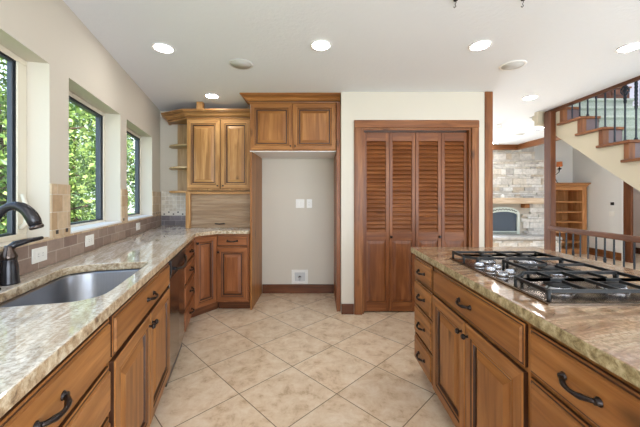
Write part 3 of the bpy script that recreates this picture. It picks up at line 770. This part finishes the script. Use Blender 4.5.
# ------------------------------------------------------------------ small fixtures
def plate(name, label, M, w, h, kind, cat, group=None):
    r = empty(name, (0, 0, 0), 0, label, cat, group); r.matrix_world = M
    m = MB(); m.box(-w/2, w/2, -.006, 0, -h/2, h/2, PLATE); m.build('cover_plate', r, .002)
    if kind == 'outlet_h':
        m = MB(); m.box(-.033, .033, -.0085, -.006, -.017, .017, PLATE)
        for sx in (-.018, .018):
            for dz in (-.006, .006): m.box(sx-.005, sx+.004, -.0088, -.0082, dz-.001, dz+.001, GASKET)
        m.build('socket', r, .001)
    elif kind == 'outlet_v':
        m = MB(); m.box(-.017, .017, -.0085, -.006, -.033, .033, PLATE)
        for sz in (-.018, .018):
            for dx in (-.006, .006): m.box(dx-.001, dx+.001, -.0088, -.0082, sz-.005, sz+.004, GASKET)
        m.build('socket', r, .001)
    else:
        n = 2 if w > .1 else 1
        for i in range(n):
            cx = (i-(n-1)/2)*.046; m = MB(); m.box(cx-.016, cx+.016, -.010, -.006, -.033, .033, PLATE); m.build('rocker', r, .002)
    return r
def on_left(Y_from_u, v):
    t = (320-Y_from_u)/300; Y = 1.032/(t-K); a, _ = to_ad((-1.032-K*Y, Y)); z = CAM_H-(v-198)/300*Y; return a, z
for u, v, lab in ((36, 255, 'white outlet on the tile backsplash just right of the faucet lever'), (87, 241, 'white outlet on the tile backsplash below the middle window'), (136.5, 227, 'white outlet on the tile backsplash below the window nearest the corner')):
    a, z = on_left(u, v); plate('wall_outlet', lab, Matrix.Translation(LW(a, .0125, .988)) @ Matrix.Rotation(TH_L, 4, 'Z'), .118, .074, 'outlet_h', 'outlet', 'backsplash outlets')
plate('wall_switch', 'square white double plate high in the fridge alcove', Matrix.Translation((-.268, YB-.0005, 1.205)), .115, .116, 'blank', 'switch plate')
plate('wall_outlet', 'narrow white outlet beside the square double plate in the fridge alcove', Matrix.Translation((-.143, YB-.0005, 1.205)), .07, .116, 'outlet_v', 'outlet')
r = empty('water_outlet_box', (-.272, YB-.0005, .22), 0, 'white recessed water box low on the alcove wall', 'water box')
m = MB()
for x0, x1, z0, z1 in ((-.11, .11, -.095, -.06), (-.11, .11, .06, .095), (-.11, -.07, -.06, .06), (.07, .11, -.06, .06)): m.box(x0, x1, -.012, 0, z0, z1, PLATE)
m.build('box_frame', r, .003)
m = MB(); m.box(-.07, .07, -.004, 0, -.06, .06, GREYP); m.build('recess', r)
m = MB(); m.lathe([(.016, 0), (.016, .02), (.008, .024)], BRONZE_L, (0, -.004, .0), (0, -1, 0), 12); m.box(-.025, .025, -.03, -.022, -.006, .006, CHROME); m.box(-.008, .008, -.02, -.006, -.045, 0, CHROME); m.build('valve', r)
plate('wall_switch', 'small white switch plate on the living room wall below the thermostat', Matrix.Translation((6.1495, 6.32, .945)) @ Matrix.Rotation(-PI/2, 4, 'Z'), .12, .10, 'blank', 'switch plate')
m = MB(); m.box(6.125, 6.1495, 6.27, 6.33, 1.13, 1.19, BLACKP); tag(m.build('thermostat', None, .004), 'small dark thermostat on the living room wall above the switch plate', 'thermostat')

# ceiling lights
def can(x, y, label, proto=[]):
    if not proto:
        r = empty('recessed_light', (x, y, CEIL-.0005), 0, label, 'ceiling light', 'recessed ceiling lights')
        m = MB(); m.lathe([(.066, -.001), (.083, -.001), (.083, -.004), (.077, -.007), (.066, -.005), (.066, -.001)], WHITE, seg=36, caps=False); m.build('trim_ring', r)
        m = MB(); m.lathe([(.065, -.001), (.065, -.004), (.001, -.0045)], LENS, seg=32); m.build('lens', r)
        proto.append(r); return r
    return dup(proto[0], label, (x, y, CEIL-.0005))
can(-1.222, 2.343, 'glowing round ceiling light closest to the window wall, in front of the cabinets')
can(.008, 2.30, 'glowing round ceiling light in front of the fridge cabinet crown')
can(1.229, 2.305, 'glowing round ceiling light over the island end, beside a speaker')
can(2.41, 2.335, 'glowing round ceiling light at the right, near the stair opening')
can(-1.24, 3.445, 'glowing round ceiling light just above the tall upper cabinet crown')
can(2.45, 3.50, 'small glowing ceiling light between the closet post and the stair post')
can(3.66, 5.02, 'far ceiling light half hidden behind the tall stair post')
can(3.68, 6.33, 'farthest ceiling light, beside the closet wall post')
for x, y in ((6.8, 5.7), (-.6, .3), (.7, .3), (2.0, .3), (.0, -1.4), (1.6, -1.4)): can(x, y, 'added round ceiling light out of view, brightening the room')  # extra unseen lamps, added to brighten the kitchen and the hall
def speaker(x, y, label):
    r = empty('ceiling_speaker', (x, y, CEIL-.0005), 0, label, 'speaker', 'round ceiling speakers')
    m = MB(); m.lathe([(.088, -.001), (.105, -.001), (.105, -.004), (.098, -.008), (.088, -.006)], WHITE if x > 0 else GREYP, seg=36, caps=False); m.build('rim', r)
    m = MB(); m.lathe([(.09, -.001), (.09, -.0045), (.001, -.005)], GREYP, seg=32); m.build('grille', r); return r
speaker(-.69, 2.626, 'flat grey ceiling speaker between the two lights in front of the cabinets')
speaker(1.70, 2.646, 'grey ceiling speaker with white rim above the closet wall post')
speaker(3.66, 5.55, 'faint round ceiling speaker far back near the ceiling beam')
r = empty('ceiling_fixture', (2.85, 4.8, CEIL-.0005), 0, 'tiny white ceiling fixture with arms beyond the closet post', 'ceiling light')
m = MB(); m.lathe([(.04, 0), (.04, -.012), (.008, -.02), (.006, -.08), (.010, -.09), (.002, -.1)], WHITE, seg=14); m.build('stem', r)
m = MB(); m.bar((-.10, 0, -.055), (.09, .02, -.035), .02, .02, WHITE); m.bar((0, -.09, -.045), (0, .09, -.045), .02, .02, WHITE); m.build('arms', r)
for x, y, lab in ((.80, 1.77, 'dangling wire end on the ceiling above the cooktop knobs'), (1.195, 1.765, 'dangling wire end on the ceiling nearer the stairs')):
    r = empty('pendant_wire', (x, y, CEIL), 0, lab, 'wire', 'bare pendant wires over the island')
    m = MB(); m.lathe([(.012, -.001), (.012, -.008), (.004, -.012)], BLACKP, seg=12); m.build('cap', r)
    m = MB(); m.tube([(0, 0, -.005), (.003, 0, -.018), (-.003, 0, -.03), (.002, 0, -.042), (-.006, 0, -.05), (-.012, 0, -.044)], .0022, BLACKP, 6); m.build('cord', r)

# ------------------------------------------------------------------ stairs, posts and railings
SX = 3.07
r = empty('staircase', (SX, 0, 0), 0, 'staircase with beige stringer, wood tread ends and pale carpet runner', 'stairs')
RISE, RUN = .19, .272
def zt(k): return 2.236-RISE*(k-1)
def yf(k): return 3.52-RUN*(k-1)
P = []
for k in range(-1, 13):
    P += [(yf(k)+RUN+.0, zt(k)-.03), (yf(k), zt(k)-.03)]
P = [(min(y, 4.34), z) for y, z in P]
bot = [(yf(12), .0), (yf(12)+.30, 0.0), (2.88-.0, 1.34), (4.0, 2.16), (4.34, 2.41)]
m = MB(); m.prism(P+bot, 'x', 0, .05, STRINGP); m.build('stringer', r)
for k in range(-1, 13):
    m = MB(); m.box(-.035 if k > 0 else 0, .20, yf(k)-.03, min(yf(k)+RUN+.06, 4.33), zt(k)-.029, zt(k), TRIMW['y']); m.build('tread_end', r, .006)
    m = MB(); m.box(-.012 if k > 0 else -.0035, .052, yf(k)-.004, yf(k)+.045, zt(k)-RISE+.001, zt(k)-.0295, TRIMW['z']); m.box(.0525, .20, yf(k)-.001, yf(k)+.02, zt(k)-RISE+.001, zt(k)-.0295, RISERW); m.build('riser', r)
m = MB(); Q = []
for k in range(-1, 13): Q += [(yf(k)+RUN, zt(k)+.006), (yf(k)-.03, zt(k)+.006), (yf(k)-.036, zt(k)-.02), (yf(k)-.008, zt(k)-.04)]
Q += [(yf(12), 0), (yf(12)+.4, 0), (4.33, 2.45)]; Q[0] = (4.33, Q[0][1])
m.prism(Q, 'x', .20, 1.16, CARPET); m.build('carpet_runner', r, .004)
# stair railing
r = empty('stair_railing', (3.115, 0, 0), 0, 'dark iron balusters rising from the stair treads through the ceiling opening', 'railing')
def baluster(m, y, z0, z1, style=0):
    m.box(-.0058, .0058, y-.0058, y+.0058, z0, z1, IRONRAIL)
    m.lathe([(.016, 0), (.014, .012), (.009, .024)], IRONRAIL, (0, y, z0), seg=10)
    if style:
        c = z0+(z1-z0)*(.55 if style == 2 else .5); L = .16
        for a0 in (0, PI/2, PI, 1.5*PI):
            m.tube([( .011*math.cos(a0+t*1.1), y+.011*math.sin(a0+t*1.1), c-L+2*L*t/12) for t in range(13)], .004, IRONRAIL, 5)
        if style == 2:
            for i in range(8):
                a0 = PI/4*i
                m.tube([(.034*math.sin(PI*t/8)*math.cos(a0+t*.3), y+.034*math.sin(PI*t/8)*math.sin(a0+t*.3), z0+.46+.12*t/8) for t in range(9)], .0045, IRONRAIL, 5)
for i in range(20):
    y = 3.705-.107*i
    k = max(1, int(math.ceil((3.52-.03-y)/RUN))+1) if y < 3.49 else 1
    z0 = zt(k)+.0005
    if y < .8: break
    m = MB(); baluster(m, y, z0, 2.236+.19*(y-3.52)/.272+.94, 2 if i == 6 else (1 if i == 7 else 0)); m.build('baluster', r)
m = MB(); zz = lambda y: 2.236+.19*(y-3.52)/.272+.95
m.bar((0, .9, zz(.9)), (0, 4.2, zz(4.2)), .06, .05, TRIMW['y']); m.build('handrail', r, .01)
# tall post
m = MB(); m.box(3.0, 3.066, 3.90, 4.02, 0, CEIL-.036, DARKW['z']); tag(m.build('stair_post', None, .004), 'tall square wooden post at the head of the stair stringer', 'post')
# lower railing, in front of the stairs
r = empty('guard_railing', (2.99, 0, 0), 0, 'wood handrail on iron balusters behind the island, beneath the stairs', 'railing')
m = MB(); prof = [(-.03, 0), (.03, 0), (.034, .02), (.026, .05), (.010, .058), (-.010, .058), (-.026, .05), (-.034, .02)]
m.loft([[Vector((x, y, .862+z)) for x, z in prof] for y in (1.35, 3.8985)], DARKW['y'], smooth=False); m.build('handrail', r, .004)
for i in range(24):
    y = 3.74-.0985*i
    m = MB(); m.box(-.0058, .0058, y-.0058, y+.0058, .03, .864, IRONRAIL)
    if i % 4 == 2:
        for a0 in (0, PI/2, PI, 1.5*PI): m.tube([(.011*math.cos(a0+t*1.1), y+.011*math.sin(a0+t*1.1), .34+.32*t/12) for t in range(13)], .004, IRONRAIL, 5)
    m.build('baluster', r)
m = MB(); m.box(-.035, .035, 1.35, 3.8985, 0, .03, TRIMW['y']); m.build('bottom_rail', r, .004)
m = MB(); m.box(-.04, .04, 1.25, 1.345, 0, 1.0, DARKW['z']); m.build('newel_post', r, .006)

# upstairs glimpse
r = empty('upstairs_chest', (5.25, 5.40, 2.6165), 0, 'dark brown furniture glimpsed through the balusters at the top of the stairs', 'chest')
m = MB(); m.box(-.17, .17, -.15, .15, .05, .58, DARKW['x']); m.build('body', r, .004)
m = MB(); m.box(-.19, .19, -.17, .17, .581, .61, TRIMW['x']); m.build('top', r, .004)
m = MB()
for sx in (-.15, .15):
    for sy in (-.13, .13): m.box(sx-.02, sx+.02, sy-.02, sy+.02, 0, .0495, DARKW['z'])
m.build('feet', r)
for z in (.08, .33):
    m = MB(); m.box(-.15, .15, -.165, -.1505, z, z+.22, DARKW['x']); m.build('drawer', r, .003)

# ------------------------------------------------------------------ fireplace
STONES = []
for i, c in enumerate([(226, 222, 216), (208, 203, 196), (236, 234, 230), (190, 186, 182), (220, 212, 200), (204, 190, 172), (224, 220, 214)]):
    t = NT('ledge_stone'); v = t.coords(rand=False); f = t.noise(v, 14, 6, .7); b = srgb(*c)
    t.col(t.ramp(f, [(.3, tuple(x*.68 for x in b[:3])+(1,)), (.55, b)])); t.bump(f, .5, .02); STONES.append(t.done(.85))
MORT = plain('stone_mortar', srgb(190, 182, 170), .9)
FX0, FXU, FX1, FY = 3.5, 4.815, 5.06, 6.75
def stone_wall(m, x0, x1, z0, z1, y, rnd, skip=None):
    z = z0
    while z < z1-.02:
        h = min(rnd.choice((.04, .06, .08, .10, .14)), z1-z); x = x0-rnd.random()*.1
        while x < x1-.01:
            w = rnd.uniform(.08, .34); a, b = max(x, x0), min(x+w, x1)
            if b-a > .02:
                if not (skip and skip(a, b, z, z+h)):
                    d = rnd.uniform(.0, .03); m.box(a+.003, b-.003, y-d-.012, y+.03, z+.003, z+h-.003, STONES[min(6, int(rnd.random()**1.4*7))])
            x += w
        z += h
r = empty('fireplace', (0, 0, 0), 0, 'whitish stacked stone fireplace with arched firebox and pale mantel', 'fireplace')
rnd = random.Random(5); FC, FW = 4.10, .36
m = MB(); m.box(FX0, FXU, FY+.02, 7.29, 2.10, 3.89, MORT); m.box(FX0, FX1, FY+.02, 7.29, 0, 2.10, MORT)
stone_wall(m, FX0, FXU, 2.14, 3.4, FY, rnd)
stone_wall(m, FX0, FX1, .46, 2.09, FY, rnd, lambda a, b, c, d: b > FC-FW-.02 and a < FC+FW+.02 and c < 1.08)
m.build('stone_chimney', r)
m = MB(); m.box(FX0, FX1+.02, FY-.05, FY+.1, 2.09, 2.14, STONES[1]); m.build('stone_ledge', r, .01)
m = MB(); m.box(FX0, FX1, 6.32, 6.72, 0, .40, MORT); stone_wall(m, FX0, FX1, 0, .40, 6.32, rnd); m.build('hearth_base', r)
m = MB(); m.box(FX0, FX1, 6.26, 6.735, .401, .46, STONES[3]); m.build('hearth_slab', r, .012)
MANT = wood('pale_mantel_wood', srgb(186, 160, 130), srgb(212, 190, 164), srgb(228, 212, 190), 'x')
m = MB(); m.box(3.62, FX1-.02, 6.52, FY-.03, 1.155, 1.285, MANT); m.build('mantel', r, .012)
m = MB(); m.box(4.50, 4.62, 6.60, FY-.02, 1.06, 1.154, ALDER['z']); m.box(3.6, 3.72, 6.60, FY-.02, 1.06, 1.154, ALDER['z']); m.build('corbel', r, .01)
def arch(w, zs, rise, z0, n=14):
    P = [(FC-w, z0), (FC+w, z0)]
    for i in range(n+1):
        t = PI*i/n; P.append((FC+w*math.cos(t), zs+rise*math.sin(t)))
    return P
ARW = plain('pale_green_metal', srgb(206, 214, 206), .4, .2)
m = MB(); O = arch(FW, .92, .16, .47); I = arch(FW-.055, .90, .075, .54)
Of = [m.v((x, FY-.055, z)) for x, z in O]; If = [m.v((x, FY-.055, z)) for x, z in I]; Ob = [m.v((x, FY+.015, z)) for x, z in O]; Ib = [m.v((x, FY+.015, z)) for x, z in I]
for i in range(len(O)):
    j = (i+1) % len(O)
    m.face([Of[i], Of[j], If[j], If[i]], ARW); m.face([Of[j], Of[i], Ob[i], Ob[j]], ARW); m.face([If[i], If[j], Ib[j], Ib[i]], ARW)
m.build('firebox_frame', r)
m = MB(); m.prism(arch(FW-.05, .90, .08, .53), 'y', FY-.02, FY-.005, DARKGL); m.build('firebox_glass', r)
m = MB(); pts = []
for i in range(55):
    t = PI*(.17+.66*i/54); q = .013*math.sin(i*1.15); pts.append((FC+(FW-.028+q)*math.cos(t), FY-.060, .91+(.118+q)*math.sin(t)))
m.tube(pts, .007, IRON, 6); m.build('scrollwork', r)
m = MB()
for i in range(3): m.box(FC-FW+.07, FC+FW-.07, FY-.06, FY-.054, .482+.016*i, .490+.016*i, GASKET)
m.build('vent_slots', r)
r = empty('mantel_ornament', (4.02, 6.6, 1.2855), 0, 'small white ornament resting on the fireplace mantel', 'ornament')
m = MB(); m.lathe([(.05, 0), (.055, .01), (.035, .03), (.045, .05), (.02, .07), (.001, .075)], PLATE, seg=14); m.build('bowl', r)

# ------------------------------------------------------------------ bookcase
r = empty('bookcase', (5.135, 6.86, 0), 0, 'built-in wooden bookcase with open shelves and crown beside the fireplace', 'bookcase'); w = .97
m = MB()
m.box(0, .075, 0, .42, .0, 1.54, PINE['z']); m.box(w-.105, w, 0, .42, 0, 1.54, PINE['z']); m.box(.075, w-.105, .40, .42, 0, 1.54, PINE['z']); m.box(.075, w-.105, 0, .40, 1.46, 1.54, PINE['x']); m.box(.075, w-.105, .0, .40, 0, .12, PINE['x']); m.build('case', r, .003)
for z in (.25, .48, .712, .942, 1.173): m = MB(); m.box(.076, w-.106, .012, .399, z, z+.028, PINE['x']); m.build('shelf', r, .003)
crown(r, [(0, .2), (0, 0), (w, 0), (w, .4)], crown_prof(1.541, .085, .06), PINE['x'])

# sconce on the far wall
r = empty('wall_sconce', (5.655, 7.299, 1.86), 0, 'small scrolled wall sconce with a glowing amber shade above the bookcase', 'wall lamp')
m = MB(); m.lathe([(.05, 0), (.05, .012), (.02, .03)], BRONZE, (-.02, 0, 0), (0, -1, 0), 14)
m.tube([(-.02, -.02, 0), (-.02, -.10, -.10), (0, -.14, -.20), (.03, -.14, -.22)], .009, BRONZE, 8); m.tube([(-.02, -.02, 0), (.0, -.10, -.02), (.05, -.14, .04), (.06, -.14, .10)], .010, BRONZE, 8); m.lathe([(.03, .10), (.045, .12), (.012, .14), (.012, .18)], BRONZE, (.06, -.14, 0), seg=12); m.build('bracket', r)
m = MB(); m.loft([[Vector((.06+q*math.cos(2*PI*i/20), -.14+q*math.sin(2*PI*i/20), z)) for i in range(20)] for q, z in ((.060, .17), (.056, .285), (.052, .285), (.056, .17))], AMBER, caps=False); m.build('lamp_shade', r)
m = MB(); m.lathe([(.012, .18), (.02, .21), (.022, .23), (.001, .26)], BULB, (.06, -.14, 0), seg=10); m.build('bulb', r)

# ------------------------------------------------------------------ trees outside the windows
def tree(x, y, rad, h, z0, n, label, seed, leaf=.10):
    rnd = random.Random(seed); r = empty('garden_tree', (x, y, -.70), 0, label, 'tree', 'trees outside the kitchen windows')
    m = MB(); m.tube([(0, 0, 0), (.05, .04, h*.35), (-.04, .05, h*.7), (0, 0, h*.95)], [.13, .10, .07, .03], BARK, 8)
    for i in range(7):
        a = rnd.random()*2*PI; zb = z0+.7+rnd.uniform(0, h*.55); m.tube([(0, 0, zb), (rad*.35*math.cos(a), rad*.35*math.sin(a), zb+.3), (rad*.75*math.cos(a), rad*.75*math.sin(a), zb+.45)], [.045, .03, .012], BARK, 6)
    m.build('trunk', r)
    cl = []
    for i in range(110):
        while True:
            p = Vector((rnd.uniform(-1, 1), rnd.uniform(-1, 1), rnd.uniform(-1, 1)))
            if .25 < p.length < 1: break
        cl.append((Vector((p.x*rad, p.y*rad, z0+.7+(h-z0)*(.5+.5*p.z))), rnd.uniform(.18, .42)))
    V, Fc, Mi_ = [], [], []
    for i in range(n):
        c, s = rnd.choice(cl); q = Vector((rnd.gauss(0, 1), rnd.gauss(0, 1), rnd.gauss(0, .8))); q = c+q*s*.6
        nrm = Vector((rnd.gauss(0, 1), rnd.gauss(0, 1), rnd.gauss(.7, .8))).normalized(); t = nrm.orthogonal().normalized(); t.rotate(Matrix.Rotation(rnd.random()*6.28, 3, nrm)); b = nrm.cross(t)
        L = leaf*rnd.uniform(.6, 1.25); k = len(V)
        V += [q-t*L*.5, q+b*L*.26-nrm*L*.03, q+t*L*.5-nrm*L*.10, q-b*L*.26-nrm*L*.03]; Fc.append((k, k+1, k+2, k+3)); Mi_.append(rnd.choice((0, 0, 1, 1, 2, 3)))
    me = bpy.data.meshes.new('foliage'); me.from_pydata([tuple(v) for v in V], [], Fc)
    for l in LEAFS: me.materials.append(l)
    me.polygons.foreach_set('material_index', Mi_); o = bpy.data.objects.new('foliage', me); COL.objects.link(o); o.parent = r
tree(-4.9, 4.5, 1.5, 4.8, -.1, 15000, 'leafy green tree seen through the wide window over the sink', 11)
tree(-6.5, 7.9, 1.7, 4.3, -.2, 16000, 'leafy green tree filling the middle window', 12)
tree(-10.9, 10.4, 1.8, 5.2, -.2, 12000, 'leafy tree deeper in the garden behind the middle window tree', 13)
tree(-7.0, 13.0, 2.0, 6.0, -.2, 14000, 'leafy green tree seen through the window nearest the corner', 14)
tree(-10.4, 5.6, 1.9, 6.0, -.2, 11000, 'tall leafy tree farther off behind the tree at the wide window', 15)
tree(-12.6, 15.2, 2.2, 6.0, -.2, 9000, 'farthest leafy tree in the garden', 16)
